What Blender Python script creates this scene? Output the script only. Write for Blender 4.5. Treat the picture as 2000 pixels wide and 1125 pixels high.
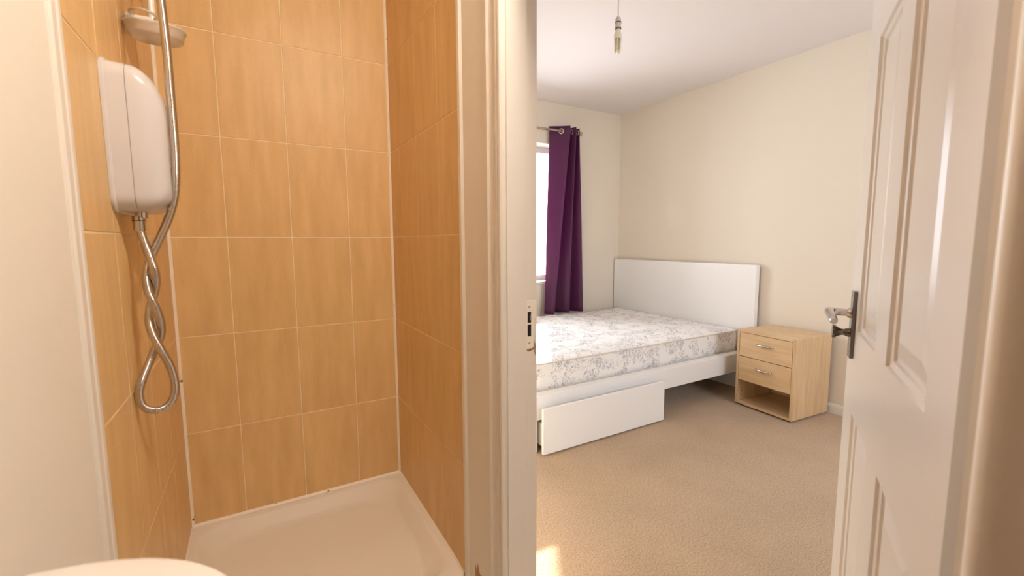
import bpy, bmesh, math, random
from mathutils import Vector, Matrix
random.seed(7)
for o in list(bpy.data.objects): bpy.data.objects.remove(o)
S = bpy.context.scene
C = S.collection
PI = math.pi

# ------------------------------------------------------------------ camera
CAM_H = 1.19
cam = bpy.data.cameras.new('camera'); camo = bpy.data.objects.new('camera', cam); C.objects.link(camo)
cam.sensor_width = 36.0; cam.sensor_fit = 'HORIZONTAL'; cam.lens = 36.0 * 861.0 / 2000.0
cam.clip_start = 0.02; cam.clip_end = 100
yaw, pit, rol = 0.527556, 0.104342, -0.0048736
fw = Vector((math.sin(yaw) * math.cos(pit), math.cos(yaw) * math.cos(pit), -math.sin(pit)))
r0 = Vector((math.cos(yaw), -math.sin(yaw), 0)); u0 = r0.cross(fw)
rt = math.cos(rol) * r0 + math.sin(rol) * u0; up = -math.sin(rol) * r0 + math.cos(rol) * u0
M = Matrix((rt, up, -fw)).transposed().to_4x4(); M.translation = (0, 0, CAM_H)
camo.matrix_world = M
cam.dof.use_dof = True; cam.dof.focus_distance = 2.4; cam.dof.aperture_fstop = 4.0
S.camera = camo

# ------------------------------------------------------------------ world, sun, exposure
w = bpy.data.worlds.new('sky'); S.world = w; w.use_nodes = True
bg = w.node_tree.nodes['Background']; bg.inputs[0].default_value = (0.86, 0.91, 1.0, 1); bg.inputs[1].default_value = 5.8
sun = bpy.data.lights.new('sun', 'SUN'); suno = bpy.data.objects.new('sun', sun); C.objects.link(suno)
SUN_EL = math.radians(27.5)
sd = Vector((-0.56 * math.cos(SUN_EL), -0.83 * math.cos(SUN_EL), -math.sin(SUN_EL)))
suno.rotation_euler = sd.to_track_quat('-Z', 'Y').to_euler(); suno.location = (5, 8, 6)
sun.energy = 11.0; sun.angle = math.radians(1.2); sun.color = (1.0, 0.95, 0.88)
port = bpy.data.lights.new('window_portal', 'AREA'); porto = bpy.data.objects.new('window_portal', port); C.objects.link(porto)
port.shape = 'RECTANGLE'; port.size = 1.42; port.size_y = 1.40; port.cycles.is_portal = True
porto.location = (2.0, 3.80, 1.46); porto.rotation_euler = Vector((0, -1, 0)).to_track_quat('-Z', 'Y').to_euler()
port2 = bpy.data.lights.new('window_portal', 'AREA'); porto2 = bpy.data.objects.new('window_portal', port2); C.objects.link(porto2)  # sampling portal for the unseen window added as fill
port2.shape = 'RECTANGLE'; port2.size = 1.25; port2.size_y = 1.25; port2.cycles.is_portal = True
porto2.location = (2.50, -1.12, 1.50); porto2.rotation_euler = Vector((0, 1, 0)).to_track_quat('-Z', 'Y').to_euler()
S.view_settings.view_transform = 'Standard'; S.view_settings.look = 'None'
S.view_settings.gamma = 1.0; S.view_settings.use_curve_mapping = False
S.view_settings.exposure = 0.85

# ------------------------------------------------------------------ helpers
def lin(r, g, b):
    def f(c):
        c /= 255.0
        return c / 12.92 if c <= 0.04045 else ((c + 0.055) / 1.055) ** 2.4
    return (f(r), f(g), f(b), 1.0)

def mat(name, col, rough=0.5, metal=0.0, spec=0.5, noise=None, bump=None, coat=0.0):
    """noise=(scale, amount, (sx,sy,sz)); bump=(scale, strength, distance)"""
    m = bpy.data.materials.new(name); m.use_nodes = True
    nt = m.node_tree; b = nt.nodes['Principled BSDF']
    b.inputs['Base Color'].default_value = col; b.inputs['Roughness'].default_value = rough
    b.inputs['Metallic'].default_value = metal; b.inputs['Specular IOR Level'].default_value = spec
    b.inputs['Coat Weight'].default_value = coat
    tc = nt.nodes.new('ShaderNodeTexCoord')
    if noise:
        mp = nt.nodes.new('ShaderNodeMapping'); mp.inputs['Scale'].default_value = noise[2]
        nt.links.new(tc.outputs['Object'], mp.inputs[0])
        n = nt.nodes.new('ShaderNodeTexNoise'); n.inputs['Scale'].default_value = noise[0]; n.inputs['Detail'].default_value = 6
        nt.links.new(mp.outputs[0], n.inputs['Vector'])
        mx = nt.nodes.new('ShaderNodeMix'); mx.data_type = 'RGBA'
        a = noise[1]
        mx.inputs[6].default_value = (col[0] * (1 - a), col[1] * (1 - a), col[2] * (1 - a), 1)
        mx.inputs[7].default_value = (min(1, col[0] * (1 + a)), min(1, col[1] * (1 + a)), min(1, col[2] * (1 + a)), 1)
        nt.links.new(n.outputs['Fac'], mx.inputs[0]); nt.links.new(mx.outputs[2], b.inputs['Base Color'])
    if bump:
        n2 = nt.nodes.new('ShaderNodeTexNoise'); n2.inputs['Scale'].default_value = bump[0]; n2.inputs['Detail'].default_value = 4
        nt.links.new(tc.outputs['Object'], n2.inputs['Vector'])
        bp = nt.nodes.new('ShaderNodeBump'); bp.inputs['Strength'].default_value = bump[1]; bp.inputs['Distance'].default_value = bump[2]
        nt.links.new(n2.outputs['Fac'], bp.inputs['Height']); nt.links.new(bp.outputs[0], b.inputs['Normal'])
    return m

def link(name, me, m, parent=None, loc=(0, 0, 0), rot=(0, 0, 0)):
    o = bpy.data.objects.new(name, me); C.objects.link(o)
    o.location = loc; o.rotation_euler = rot
    if m and not me.materials: me.materials.append(m)
    if parent: o.parent = parent
    return o

def obj(name, bm, m, parent=None, loc=(0, 0, 0), rot=(0, 0, 0), smooth=False):
    bmesh.ops.recalc_face_normals(bm, faces=bm.faces)
    me = bpy.data.meshes.new(name); bm.to_mesh(me); bm.free()
    if smooth:
        me.polygons.foreach_set('use_smooth', [True] * len(me.polygons))
        if smooth is not True: me.set_sharp_from_angle(angle=math.radians(smooth))
    return link(name, me, m, parent, loc, rot)

def box(bm, a, b, bev=0.0, seg=1):
    x0, y0, z0 = a; x1, y1, z1 = b
    vs = [bm.verts.new(p) for p in ((x0,y0,z0),(x1,y0,z0),(x1,y1,z0),(x0,y1,z0),(x0,y0,z1),(x1,y0,z1),(x1,y1,z1),(x0,y1,z1))]
    fs = [bm.faces.new([vs[i] for i in f]) for f in ((0,3,2,1),(4,5,6,7),(0,1,5,4),(1,2,6,5),(2,3,7,6),(3,0,4,7))]
    if bev:
        es = list({e for f in fs for e in f.edges})
        bmesh.ops.bevel(bm, geom=es, offset=bev, segments=seg, affect='EDGES', profile=0.5)
    return bm

def bx(a, b, bev=0.0, seg=1):
    return box(bmesh.new(), a, b, bev, seg)

def bridge(bm, rings, closed=True, caps=True):
    n = len(rings[0])
    for a, b in zip(rings, rings[1:]):
        for i in range(n if closed else n - 1):
            j = (i + 1) % n
            bm.faces.new((a[i], a[j], b[j], b[i]))
    if caps:
        bm.faces.new(list(reversed(rings[0]))); bm.faces.new(rings[-1])
    return bm

def lathe(prof, seg=24, bm=None, at=(0, 0, 0), axis='z'):
    bm = bm or bmesh.new(); rings = []
    for r, h in prof:
        ring = []
        for i in range(seg):
            a = 2 * PI * i / seg; p = (r * math.cos(a), r * math.sin(a), h)
            if axis == 'x': p = (p[2], p[0], p[1])
            if axis == 'y': p = (p[1], p[2], p[0])
            ring.append(bm.verts.new((p[0] + at[0], p[1] + at[1], p[2] + at[2])))
        rings.append(ring)
    return bridge(bm, rings)

def catmull(pts, n=8):
    P = [Vector(p) for p in pts]; P = [2 * P[0] - P[1]] + P + [2 * P[-1] - P[-2]]; out = []
    for i in range(1, len(P) - 2):
        for k in range(n):
            t = k / n
            out.append(0.5 * ((2 * P[i]) + (P[i+1] - P[i-1]) * t + (2*P[i-1] - 5*P[i] + 4*P[i+1] - P[i+2]) * t*t + (3*P[i] - P[i-1] - 3*P[i+1] + P[i+2]) * t**3))
    out.append(P[-2]); return out

def tube(pts, rad, seg=10, bm=None, flat=None):
    """rad: number or function(i, n); flat=(ratio) squashes second axis"""
    bm = bm or bmesh.new(); rings = []; n = len(pts)
    pts = [Vector(p) for p in pts]
    t = (pts[1] - pts[0]).normalized(); nrm = t.orthogonal().normalized()
    for i in range(n):
        t = (pts[min(i+1, n-1)] - pts[max(i-1, 0)]).normalized()
        nrm = (nrm - t * nrm.dot(t)).normalized(); bn = t.cross(nrm)
        r = rad(i, n) if callable(rad) else rad
        rings.append([bm.verts.new(pts[i] + r * (math.cos(2*PI*k/seg) * nrm + (flat or 1) * math.sin(2*PI*k/seg) * bn)) for k in range(seg)])
    return bridge(bm, rings)

def prism(poly, z0, z1, bm=None):
    bm = bm or bmesh.new()
    a = [bm.verts.new((p[0], p[1], z0)) for p in poly]; b = [bm.verts.new((p[0], p[1], z1)) for p in poly]
    return bridge(bm, [a, b])

def tag(o, label=None, cat=None, group=None, kind=None):
    if label: o['label'] = label
    if cat: o['category'] = cat
    if group: o['group'] = group
    if kind: o['kind'] = kind
    return o

def empty(name, loc=(0, 0, 0), rz=0, **kw):
    o = bpy.data.objects.new(name, None); C.objects.link(o); o.location = loc; o.rotation_euler = (0, 0, rz)
    o.empty_display_size = 0.1
    return tag(o, **kw)

# ------------------------------------------------------------------ materials
M_wall = mat('cream_wall_paint', lin(236, 225, 208), 0.75, spec=0.25, noise=(3, 0.015, (1, 1, 1)), bump=(220, 0.06, 0.002))
M_ceil = mat('ceiling_paint', lin(229, 221, 217), 0.85, spec=0.2, bump=(180, 0.05, 0.002))
M_bwall = mat('bathroom_wall_paint', lin(243, 236, 224), 0.6, spec=0.3, bump=(160, 0.05, 0.002))
M_gloss = mat('white_gloss_woodwork', lin(229, 222, 214), 0.28, spec=0.5, bump=(60, 0.05, 0.002))
M_trim = mat('white_satin_trim', lin(238, 231, 220), 0.38, spec=0.5)
M_grout = mat('cream_grout', lin(248, 228, 194), 0.8)
M_seal = mat('cream_sealant', lin(252, 242, 226), 0.4)
M_tray = mat('white_acrylic', lin(243, 236, 224), 0.16, spec=0.5, coat=0.2)
M_ceram = mat('white_ceramic', lin(244, 238, 228), 0.12, spec=0.5, coat=0.3)
M_plast = mat('white_plastic', lin(243, 238, 232), 0.22, spec=0.5)
M_shower = mat('shower_case_plastic', lin(216, 211, 210), 0.22, spec=0.5)
M_strike = mat('painted_metal', lin(252, 244, 228), 0.35)
M_plast2 = mat('pale_grey_plastic', lin(205, 198, 188), 0.3)
M_chrome = mat('chrome', lin(205, 200, 195), 0.16, metal=1.0)
M_dchrome = mat('dark_chrome', lin(120, 112, 105), 0.22, metal=1.0)
M_nickel = mat('brushed_nickel', lin(190, 180, 165), 0.30, metal=1.0)
M_black = mat('dark_void', lin(18, 17, 16), 0.8)
M_bare = mat('bare_wood_chip', lin(190, 152, 112), 0.8, noise=(40, 0.25, (1, 1, 6)))
M_bedw = mat('white_foil_board', lin(248, 246, 244), 0.33, spec=0.45)
M_cord = mat('white_flex', lin(228, 218, 205), 0.5)
M_cfl = mat('cream_glass_tube', lin(236, 226, 200), 0.15)
M_vinyl = mat('pale_vinyl', lin(216, 206, 192), 0.4, noise=(20, 0.08, (1, 1, 1)))
M_upvc = mat('white_upvc', lin(245, 245, 245), 0.25)

def tile_material():
    m = bpy.data.materials.new('sandstone_tile'); m.use_nodes = True; nt = m.node_tree; b = nt.nodes['Principled BSDF']
    g = nt.nodes.new('ShaderNodeNewGeometry'); oi = nt.nodes.new('ShaderNodeObjectInfo')
    add = nt.nodes.new('ShaderNodeVectorMath'); add.operation = 'ADD'
    sc = nt.nodes.new('ShaderNodeVectorMath'); sc.operation = 'SCALE'; sc.inputs['Scale'].default_value = 7.0
    cmb = nt.nodes.new('ShaderNodeCombineXYZ')
    for i in range(3): nt.links.new(oi.outputs['Random'], cmb.inputs[i])
    nt.links.new(cmb.outputs[0], sc.inputs[0])
    nt.links.new(g.outputs['Position'], add.inputs[0]); nt.links.new(sc.outputs[0], add.inputs[1])
    # vertical streaks
    mp = nt.nodes.new('ShaderNodeMapping'); mp.inputs['Scale'].default_value = (1, 1, 0.16); nt.links.new(add.outputs[0], mp.inputs[0])
    n1 = nt.nodes.new('ShaderNodeTexNoise'); n1.inputs['Scale'].default_value = 24; n1.inputs['Detail'].default_value = 5; nt.links.new(mp.outputs[0], n1.inputs['Vector'])
    n2 = nt.nodes.new('ShaderNodeTexNoise'); n2.inputs['Scale'].default_value = 420; n2.inputs['Detail'].default_value = 2; nt.links.new(g.outputs['Position'], n2.inputs['Vector'])
    r1 = nt.nodes.new('ShaderNodeValToRGB'); r1.color_ramp.elements[0].position = 0.32; r1.color_ramp.elements[1].position = 0.72
    r1.color_ramp.elements[0].color = lin(228, 190, 132); r1.color_ramp.elements[1].color = lin(241, 204, 147)
    nt.links.new(n1.outputs['Fac'], r1.inputs[0])
    r2 = nt.nodes.new('ShaderNodeValToRGB'); r2.color_ramp.elements[0].position = 0.3; r2.color_ramp.elements[1].position = 0.75
    r2.color_ramp.elements[0].color = (0.80, 0.78, 0.75, 1); r2.color_ramp.elements[1].color = (1.06, 1.06, 1.06, 1)
    nt.links.new(n2.outputs['Fac'], r2.inputs[0])
    mx = nt.nodes.new('ShaderNodeMix'); mx.data_type = 'RGBA'; mx.blend_type = 'MULTIPLY'; mx.inputs[0].default_value = 0.6
    nt.links.new(r1.outputs[0], mx.inputs[6]); nt.links.new(r2.outputs[0], mx.inputs[7])
    nt.links.new(mx.outputs[2], b.inputs['Base Color'])
    b.inputs['Roughness'].default_value = 0.42; b.inputs['Specular IOR Level'].default_value = 0.35
    return m
M_tile = tile_material()
# brown mould specks on the sealant
nt = M_seal.node_tree; tc = nt.nodes.new('ShaderNodeNewGeometry'); n_ = nt.nodes.new('ShaderNodeTexNoise'); n_.inputs['Scale'].default_value = 26; n_.inputs['Detail'].default_value = 4
nt.links.new(tc.outputs['Position'], n_.inputs['Vector'])
rp = nt.nodes.new('ShaderNodeValToRGB'); rp.color_ramp.elements[0].position = 0.655; rp.color_ramp.elements[1].position = 0.70
rp.color_ramp.elements[0].color = lin(252, 242, 226); rp.color_ramp.elements[1].color = lin(128, 98, 62)
nt.links.new(n_.outputs['Fac'], rp.inputs[0]); nt.links.new(rp.outputs[0], nt.nodes['Principled BSDF'].inputs['Base Color'])
M_bounce_cut = mat('bounce_cut_brown', lin(128, 100, 74), 0.4, noise=(12, 0.1, (1, 1, 1)))  # made-up dark finish for unseen walls, soaks up bounce light

def carpet_material():
    m = bpy.data.materials.new('beige_carpet'); m.use_nodes = True; nt = m.node_tree; b = nt.nodes['Principled BSDF']
    tc = nt.nodes.new('ShaderNodeTexCoord')
    n1 = nt.nodes.new('ShaderNodeTexNoise'); n1.inputs['Scale'].default_value = 150; n1.inputs['Detail'].default_value = 4; nt.links.new(tc.outputs['Object'], n1.inputs['Vector'])
    n2 = nt.nodes.new('ShaderNodeTexNoise'); n2.inputs['Scale'].default_value = 3.5; n2.inputs['Detail'].default_value = 3; nt.links.new(tc.outputs['Object'], n2.inputs['Vector'])
    r = nt.nodes.new('ShaderNodeValToRGB'); r.color_ramp.elements[0].position = 0.3; r.color_ramp.elements[1].position = 0.72
    r.color_ramp.elements[0].color = lin(182, 150, 117); r.color_ramp.elements[1].color = lin(221, 195, 163)
    nt.links.new(n1.outputs['Fac'], r.inputs[0])
    mx = nt.nodes.new('ShaderNodeMix'); mx.data_type = 'RGBA'; mx.blend_type = 'MULTIPLY'; mx.inputs[0].default_value = 0.25
    nt.links.new(r.outputs[0], mx.inputs[6]); nt.links.new(n2.outputs['Fac'], mx.inputs[7]); nt.links.new(mx.outputs[2], b.inputs['Base Color'])
    bp = nt.nodes.new('ShaderNodeBump'); bp.inputs['Strength'].default_value = 0.6; bp.inputs['Distance'].default_value = 0.006
    nt.links.new(n1.outputs['Fac'], bp.inputs['Height']); nt.links.new(bp.outputs[0], b.inputs['Normal'])
    b.inputs['Roughness'].default_value = 0.95; b.inputs['Specular IOR Level'].default_value = 0.1
    b.inputs['Sheen Weight'].default_value = 0.25
    return m
M_carpet = carpet_material()

def wood_material(name, axis):
    m = bpy.data.materials.new(name); m.use_nodes = True; nt = m.node_tree; b = nt.nodes['Principled BSDF']
    tc = nt.nodes.new('ShaderNodeTexCoord'); mp = nt.nodes.new('ShaderNodeMapping')
    s = [9.0, 9.0, 9.0]; s[axis] = 0.7; mp.inputs['Scale'].default_value = s
    nt.links.new(tc.outputs['Object'], mp.inputs[0])
    n = nt.nodes.new('ShaderNodeTexNoise'); n.inputs['Scale'].default_value = 3.2; n.inputs['Detail'].default_value = 8; n.inputs['Roughness'].default_value = 0.62; n.inputs['Distortion'].default_value = 0.4
    nt.links.new(mp.outputs[0], n.inputs['Vector'])
    r = nt.nodes.new('ShaderNodeValToRGB'); r.color_ramp.elements[0].position = 0.3; r.color_ramp.elements[1].position = 0.7
    r.color_ramp.elements[0].color = lin(208, 172, 128); r.color_ramp.elements[1].color = lin(230, 200, 158)
    nt.links.new(n.outputs['Fac'], r.inputs[0]); nt.links.new(r.outputs[0], b.inputs['Base Color'])
    b.inputs['Roughness'].default_value = 0.42; b.inputs['Specular IOR Level'].default_value = 0.4
    return m
M_woodv = wood_material('birch_veneer_upright', 2)
M_woodh = wood_material('birch_veneer_across', 1)
M_woodd = wood_material('birch_veneer_deep', 0)

def print_material():
    """white mattress ticking with a sparse grey-blue sketched print"""
    m = bpy.data.materials.new('printed_ticking'); m.use_nodes = True; nt = m.node_tree; b = nt.nodes['Principled BSDF']
    tc = nt.nodes.new('ShaderNodeTexCoord')
    def noise(scale, detail=4, dist=0.0, off=0.0):
        mp = nt.nodes.new('ShaderNodeMapping'); mp.inputs['Location'].default_value = (off, off * .7, off * .3)
        nt.links.new(tc.outputs['Object'], mp.inputs[0])
        n = nt.nodes.new('ShaderNodeTexNoise'); n.inputs['Scale'].default_value = scale; n.inputs['Detail'].default_value = detail; n.inputs['Distortion'].default_value = dist
        nt.links.new(mp.outputs[0], n.inputs['Vector']); return n.outputs['Fac']
    def math_(op, a, bb):
        n = nt.nodes.new('ShaderNodeMath'); n.operation = op; n.use_clamp = False
        for i, v in enumerate((a, bb)):
            if v is None: continue
            if isinstance(v, (int, float)): n.inputs[i].default_value = v
            else: nt.links.new(v, n.inputs[i])
        return n.outputs[0]
    def band(src, w):
        return math_('LESS_THAN', math_('ABSOLUTE', math_('SUBTRACT', src, 0.5), None), w)
    l1 = band(noise(24, 3, 0.8, 3.1), 0.016)
    l2 = band(noise(44, 2, 1.4, 9.4), 0.022)
    blob = math_('GREATER_THAN', noise(60, 2, 0.5, 5.0), 0.62)
    m1 = math_('GREATER_THAN', noise(7, 2, 0.3, 1.3), 0.51)
    m2 = math_('GREATER_THAN', noise(8.5, 2, 0.3, 6.3), 0.52)
    ink = math_('MAXIMUM', math_('MULTIPLY', l1, m1), math_('MULTIPLY', math_('MAXIMUM', l2, blob), m2))
    ink = math_('MULTIPLY', ink, 0.6)
    mx = nt.nodes.new('ShaderNodeMix'); mx.data_type = 'RGBA'
    mx.inputs[6].default_value = lin(248, 244, 240); mx.inputs[7].default_value = lin(108, 118, 136)
    nt.links.new(ink, mx.inputs[0]); nt.links.new(mx.outputs[2], b.inputs['Base Color'])
    b.inputs['Roughness'].default_value = 0.75; b.inputs['Specular IOR Level'].default_value = 0.25
    return m
M_print = print_material()
M_pipe = mat('mattress_piping', lin(226, 214, 200), 0.8)

def curtain_material():
    m = bpy.data.materials.new('aubergine_satin'); m.use_nodes = True; nt = m.node_tree; b = nt.nodes['Principled BSDF']
    tc = nt.nodes.new('ShaderNodeTexCoord'); mp = nt.nodes.new('ShaderNodeMapping'); mp.inputs['Scale'].default_value = (1, 1, 0.08)
    nt.links.new(tc.outputs['Object'], mp.inputs[0])
    n = nt.nodes.new('ShaderNodeTexNoise'); n.inputs['Scale'].default_value = 160; nt.links.new(mp.outputs[0], n.inputs['Vector'])
    r = nt.nodes.new('ShaderNodeValToRGB'); r.color_ramp.elements[0].color = lin(74, 30, 62); r.color_ramp.elements[1].color = lin(104, 50, 90)
    nt.links.new(n.outputs['Fac'], r.inputs[0]); nt.links.new(r.outputs[0], b.inputs['Base Color'])
    b.inputs['Roughness'].default_value = 0.42; b.inputs['Specular IOR Level'].default_value = 0.4
    b.inputs['Sheen Weight'].default_value = 0.4; b.inputs['Sheen Tint'].default_value = lin(190, 130, 190)
    tl_ = nt.nodes.new('ShaderNodeBsdfTranslucent'); tl_.inputs[0].default_value = lin(168, 84, 150)
    mx = nt.nodes.new('ShaderNodeMixShader'); mx.inputs[0].default_value = 0.24
    nt.links.new(b.outputs[0], mx.inputs[1]); nt.links.new(tl_.outputs[0], mx.inputs[2]); nt.links.new(mx.outputs[0], nt.nodes['Material Output'].inputs[0])
    return m
M_curt = curtain_material()

def clear_material(name, tint, alpha, rough=0.1):
    m = bpy.data.materials.new(name); m.use_nodes = True; nt = m.node_tree; nt.nodes.remove(nt.nodes['Principled BSDF'])
    out = nt.nodes['Material Output']; tr = nt.nodes.new('ShaderNodeBsdfTransparent'); tr.inputs[0].default_value = (0.96, 0.96, 0.96, 1)
    pr = nt.nodes.new('ShaderNodeBsdfPrincipled'); pr.inputs['Base Color'].default_value = tint; pr.inputs['Roughness'].default_value = rough
    mx = nt.nodes.new('ShaderNodeMixShader'); mx.inputs[0].default_value = alpha
    nt.links.new(tr.outputs[0], mx.inputs[1]); nt.links.new(pr.outputs[0], mx.inputs[2]); nt.links.new(mx.outputs[0], out.inputs[0])
    return m
M_clear = clear_material('frosted_clear_plastic', lin(240, 228, 212), 0.55, 0.25)

def glass_material():
    m = bpy.data.materials.new('window_glass'); m.use_nodes = True; nt = m.node_tree; nt.nodes.remove(nt.nodes['Principled BSDF'])
    out = nt.nodes['Material Output']; tr = nt.nodes.new('ShaderNodeBsdfTransparent'); gl = nt.nodes.new('ShaderNodeBsdfGlossy'); gl.inputs['Roughness'].default_value = 0.02
    fr = nt.nodes.new('ShaderNodeFresnel'); fr.inputs[0].default_value = 1.3; mx = nt.nodes.new('ShaderNodeMixShader')
    nt.links.new(fr.outputs[0], mx.inputs[0]); nt.links.new(tr.outputs[0], mx.inputs[1]); nt.links.new(gl.outputs[0], mx.inputs[2]); nt.links.new(mx.outputs[0], out.inputs[0])
    return m
M_glass = glass_material()

def emit(name, col, s):
    m = bpy.data.materials.new(name); m.use_nodes = True; b = m.node_tree.nodes['Principled BSDF']
    b.inputs['Base Color'].default_value = (0.8, 0.8, 0.8, 1); b.inputs['Emission Color'].default_value = col; b.inputs['Emission Strength'].default_value = s
    return m

# ------------------------------------------------------------------ dimensions (metres, camera stands at x=0 y=0)
XL, XR = -0.266, 0.545        # tiled faces of the shower side walls
YB = 2.005                    # tiled face of the shower back wall
RIM = 0.10                    # shower tray rim
XB = 0.645                    # bedroom face of the partition
XF, YW = 3.40, 3.55           # bedroom headboard wall and window wall
CEIL = 2.50; BCEIL = 2.50
Y0 = -1.0                     # wall behind the camera
D0, D1 = 0.108, 0.980         # rebate faces of the door opening
DH = 2.02

def struct(name, bm, m, label=None, parent=None, **kw):
    o = obj(name, bm, m, parent, **kw)
    if parent is None: tag(o, label, None, None, 'structure')
    return o

# ------------------------------------------------------------------ shell
struct('floor', bx((XB - 0.05, Y0, -0.1), (XF, YW, 0.0)), M_carpet, 'beige short pile carpet across the bedroom floor')
struct('floor_bathroom', bx((XL - 0.15, Y0, -0.1), (XB - 0.05, YB + 0.02, 0.0)), M_vinyl, 'pale vinyl floor of the small bathroom')
struct('ceiling', bx((XB, Y0, CEIL), (XF, YW, CEIL + 0.1)), M_ceil, 'plain white bedroom ceiling')
struct('ceiling_bathroom', bx((XL - 0.15, Y0, BCEIL), (XB, YB + 0.02, BCEIL + 0.1)), M_ceil, 'plain white bathroom ceiling')
struct('wall_headboard', bx((XF, Y0 - 0.1, -0.1), (XF + 0.1, YW + 0.25, CEIL + 0.1)), M_wall, 'cream painted bedroom wall behind the bed headboard')
WX0, WX1, WZ0, WZ1 = 1.30, 2.70, 0.80, 2.115
bm = bmesh.new()
box(bm, (XB - 0.1, YW, -0.1), (WX0, YW + 0.25, CEIL + 0.1)); box(bm, (WX1, YW, -0.1), (XF, YW + 0.25, CEIL + 0.1))
box(bm, (WX0, YW, -0.1), (WX1, YW + 0.25, WZ0)); box(bm, (WX0, YW, WZ1), (WX1, YW + 0.25, CEIL + 0.1))
struct('wall_window', bm, M_wall, 'cream painted bedroom wall around the bright window')
V0, V1, VZ0, VZ1 = 1.90, 3.10, 0.90, 2.10  # opening for the added window, out of view, that brightens the bedroom
bm = bmesh.new()
box(bm, (XB - 0.05, Y0 - 0.1, -0.1), (V0, Y0, CEIL + 0.1)); box(bm, (V1, Y0 - 0.1, -0.1), (XF, Y0, CEIL + 0.1))
box(bm, (V0, Y0 - 0.1, -0.1), (V1, Y0, VZ0)); box(bm, (V0, Y0 - 0.1, VZ1), (V1, Y0, CEIL + 0.1))
struct('wall_behind', bm, M_wall, 'cream painted bedroom wall opposite the window')
struct('wall_bathroom_behind', bx((XL - 0.15, Y0 - 0.1, -0.1), (XB - 0.05, Y0, CEIL + 0.1)), M_bounce_cut, 'bathroom wall behind the camera, brown tile added to absorb bounce light')  # unseen wall, kept dark so less light bounces onto the architrave
# partition between bathroom and bedroom, with the doorway
bm = bmesh.new(); PX = XR + 0.008
box(bm, (PX, Y0, 0), (XB, D0 - 0.025, CEIL)); box(bm, (PX, D1 + 0.025, 0), (XB, YW, CEIL)); box(bm, (PX, D0 - 0.025, DH + 0.025), (XB, D1 + 0.025, CEIL))
wall_part = struct('wall_partition', bm, M_wall, 'partition wall with tiled shower side, between shower and bedroom')
wall_back = struct('wall_shower_back', bx((XL - 0.1, YB + 0.0013, 0), (PX, YB + 0.1, BCEIL)), M_grout, 'sandy beige tiled back wall of the shower')
wall_left = struct('wall_left', bx((XL - 0.1, 1.035, 0), (XL - 0.0013, YB + 0.0013, BCEIL)), M_grout, 'sandy beige tiled shower wall holding the electric shower')
struct('wall_bathroom_left', bx((XL - 0.1, 0.64, 0), (XL + 0.002, 1.035, BCEIL)), M_bwall, 'off white painted bathroom wall left of the tiles')
struct('wall_basin', bx((XL - 0.1, Y0, 0), (XL + 0.0018, 0.64, BCEIL)), M_bounce_cut, 'wall behind the basin, brown tile added to absorb bounce light')  # out of frame; darkened to weaken bounce towards the doorway trim
obj('grout_bed', bx((XR + 0.0013, 1.22, RIM - 0.05), (PX + 0.0005, YB + 0.0013, BCEIL)), M_grout, wall_part)

# tiles: every one a piece of its wall
ROWS = [RIM + 0.371 * i for i in range(7)]; ROWS.append(BCEIL)
G = 0.0016
tile_cache = {}
def tile_mesh(wd, ht):
    k = (round(wd, 4), round(ht, 4))
    if k not in tile_cache:
        bm = bmesh.new(); a, h, t, e = wd / 2 - G, ht / 2 - G, 0.0065, 0.0012
        rings = [[bm.verts.new((sx * (a - q), d, sz * (h - q))) for sx, sz in ((-1, -1), (1, -1), (1, 1), (-1, 1))] for q, d in ((0, 0.0), (0, -t), (e, -t - e))]
        bridge(bm, rings)
        bmesh.ops.recalc_face_normals(bm, faces=bm.faces)
        me = bpy.data.meshes.new('tile'); bm.to_mesh(me); bm.free(); me.materials.append(M_tile); tile_cache[k] = me
    return tile_cache[k]
def tile_wall(parent, cols, place, rz):
    for c0, c1 in zip(cols, cols[1:]):
        for z0, z1 in zip(ROWS, ROWS[1:]):
            link('tile', tile_mesh(c1 - c0, z1 - z0), None, parent, place((c0 + c1) / 2, (z0 + z1) / 2), (0, 0, rz))
tile_wall(wall_back, [XL, -0.085, 0.137, 0.359, XR], lambda c, z: (c, YB + 0.0077, z), 0)
tile_wall(wall_left, [1.04, 1.300, 1.522, 1.744, YB], lambda c, z: (XL - 0.0077, c, z), PI / 2)
tile_wall(wall_part, [1.222, 1.42, 1.642, 1.864, YB], lambda c, z: (XR + 0.0077, c, z), -PI / 2)
# sealant beads in the corners and round the tray
def bead(a, b, u, v, parent, w_=0.009):
    """three-sided fillet between two faces; u and v point along the faces away from the corner"""
    a, b, u, v = Vector(a), Vector(b), Vector(u), Vector(v); bm = bmesh.new(); k = -0.001
    rings = [[bm.verts.new(e + p) for p in (u * k + v * k, u * w_ + v * k, u * (w_ * 0.62) + v * (w_ * 0.62), v * w_ + u * k)] for e in (a, b)]
    return obj('sealant_bead', bridge(bm, rings), M_seal, parent, smooth=60)
X_, Y_, Z_ = Vector((1, 0, 0)), Vector((0, 1, 0)), Vector((0, 0, 1))
bead((XL, YB, RIM), (XL, YB, BCEIL), X_, -Y_, wall_back); bead((XR, YB, RIM), (XR, YB, BCEIL), -X_, -Y_, wall_back)
bead((XL, YB, RIM), (XR, YB, RIM), -Y_, Z_, wall_back)
bead((XL, 1.25, RIM), (XL, YB, RIM), X_, Z_, wall_left, 0.007); bead((XR, 1.25, RIM), (XR, YB, RIM), -X_, Z_, wall_part, 0.007)

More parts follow.
